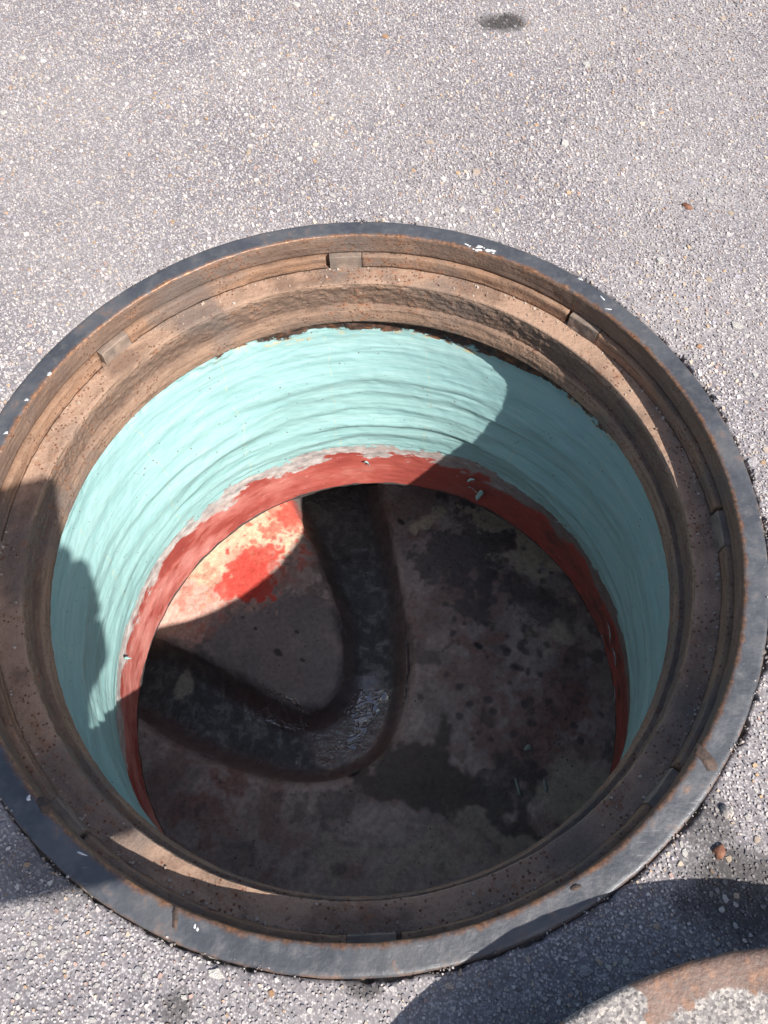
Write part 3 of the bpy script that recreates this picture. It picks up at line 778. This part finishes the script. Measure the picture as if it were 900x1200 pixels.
for a_ in ((563, 578, .009, .022, 1.3, .004), (556, 573, .002, .020, .3, .003), (553, 561, .003, .012, 2.2, .003), (430, 541, .005, .010, .2, .004),
           (716, 742, .004, .028, .15, .0008), (722, 770, .004, .024, -.1, .0008), (708, 752, .002, .018, .1, .0008), (722, 815, .003, .022, .05, .0008), (146, 771, .003, .012, 1.2, .004),
           (645, 585, .003, .016, -.6, .003), (660, 612, .003, .018, -.8, .003), (630, 583, .002, .014, -.5, .003)):
    flake(*a_)
# paint strips that fell onto the floor
for i, (px, py, r, sx, sy) in enumerate(((605, 920, .012, .25, 1.3), (638, 922, .009, .3, 1.2), (618, 878, .008, .8, .6))):
    p = at(px, py, Z_BENCH); zf = float(Zf[np.argmin(abs(gx - p[0])), np.argmin(abs(gy - p[1]))])
    me_, loc = blob('paint_scrap', M_TEAL2, p[0], p[1], zf + .001, r, .0015, sx, sy, .2, 10, .35)
    obj('paint_scrap', me_, None, ('long pale teal paint scrap on the dark floor', 'short pale paint scrap right of the long one on the floor', 'roundish pale paint scrap on the floor above the long one')[i], 'paint scrap').location = loc

# ================================================================== what casts the shadow on the left: a tablet held up beside the camera, just out of frame
a0 = np.array([-.335, .410, -.05]); k0 = (-.018 - (a0 - [0, 0, CAM_H]) @ FW) / (SUN @ FW); TC = a0 + SUN * k0      # its top right corner
TB = Matrix(((1, UP[0], -FW[0], TC[0]), (0, UP[1], -FW[1], TC[1]), (0, UP[2], -FW[2], TC[2]), (0, 0, 0, 1)))
tab = obj('tablet', None, label='large dark tablet held above the hole, known only by its shadow at left', cat='tablet'); TB = TB @ Matrix.Rotation(math.radians(9), 4, 'Z'); tab.matrix_world = TB


def slab(x0, x1, y0, y1, z0, z1, r, k=8):
    pts = []
    for cx_, cy_, st in ((x1 - r, y1 - r, 0), (x0 + r, y1 - r, 1), (x0 + r, y0 + r, 2), (x1 - r, y0 + r, 3)):
        for i in range(k + 1): a_ = (st + i / k) * math.pi / 2; pts.append((cx_ + r * math.cos(a_), cy_ + r * math.sin(a_)))
    n_ = len(pts); cx_, cy_ = (x0 + x1) / 2, (y0 + y1) / 2; v_ = []
    for sc_, z_ in ((.992, z0), (1, z0 + (z1 - z0) * .3), (1, z0 + (z1 - z0) * .7), (.992, z1)): v_ += [(cx_ + (x - cx_) * sc_, cy_ + (y - cy_) * sc_, z_) for x, y in pts]
    f_ = [tuple(range(n_))[::-1], tuple(range(3 * n_, 4 * n_))]
    for l in range(3): f_ += [(l * n_ + i, l * n_ + (i + 1) % n_, (l + 1) * n_ + (i + 1) % n_, (l + 1) * n_ + i) for i in range(n_)]
    return v_, f_


M_TAB = mat_simple('dark anodised metal', (.05, .05, .055), (.06, .06, .065), 40, .35, .05, .001, .8); M_GLS = mat_simple('black glass', (.01, .01, .012), (.014, .014, .016), 40, .08, .0, .001)
obj('shell', mesh('shell', *slab(-.215, 0, -.282, 0, .0, .0065, .012), M_TAB, smooth=False), tab)
obj('screen', mesh('screen', *slab(-.209, -.006, -.276, -.006, .0067, .0072, .009), M_GLS, smooth=False), tab)
# forearm and hand that grip it from the left across its upper face, fingers over the right edge
J, E_, Rd = [], [], []


def chain(pts, start=None):
    prev = start
    for x, y, z, r in pts:
        J.append((x, y, z)); Rd.append(r); i = len(J) - 1
        if prev is not None: E_.append((prev, i))
        prev = i
    return prev


chain([(-.50, -.20, .085, .045), (-.36, -.200, .070, .042), (-.22, -.200, .052, .036), (-.135, -.200, .042, .036), (-.085, -.200, .036, .046), (-.040, -.200, .032, .052)]); palm = len(J) - 1
for y0, y1, tip in ((-.140, -.126, .036), (-.158, -.145, .041), (-.176, -.164, .045), (-.194, -.183, .048)):
    chain([(-.004, y0, .026, .0165), (.016, (y0 + y1) / 2, .022, .0165), (tip - .004, y1, .012, .0165), (tip - .014, y1 - .002, -.0030, .0120)], palm)
chain([(.000, -.205, .020, .034), (.018, -.222, .012, .036), (.020, -.246, .012, .036), (.020, -.266, .012, .030)], palm)
chain([(-.055, -.155, .030, .024), (-.030, -.125, .026, .0200), (.000, -.108, .021, .0180), (.020, -.100, .011, .0145)], palm - 1)
hm = bpy.data.meshes.new('person'); hm.from_pydata(J, E_, []); hm.update()
hand = obj('person', hm, None, 'forearm and hand gripping the tablet, known only by its shadow at left', 'person'); hand.matrix_world = TB
sk = hand.modifiers.new('skin', 'SKIN'); sk.use_smooth_shade = True
for i, r in enumerate(Rd): hm.skin_vertices[0].data[i].radius = (r, r * .85)
hm.skin_vertices[0].data[palm].use_root = True
sb = hand.modifiers.new('sub', 'SUBSURF'); sb.levels = sb.render_levels = 2
hm.materials.append(mat_simple('skin', (.42, .25, .18), (.50, .31, .23), 60, .55))
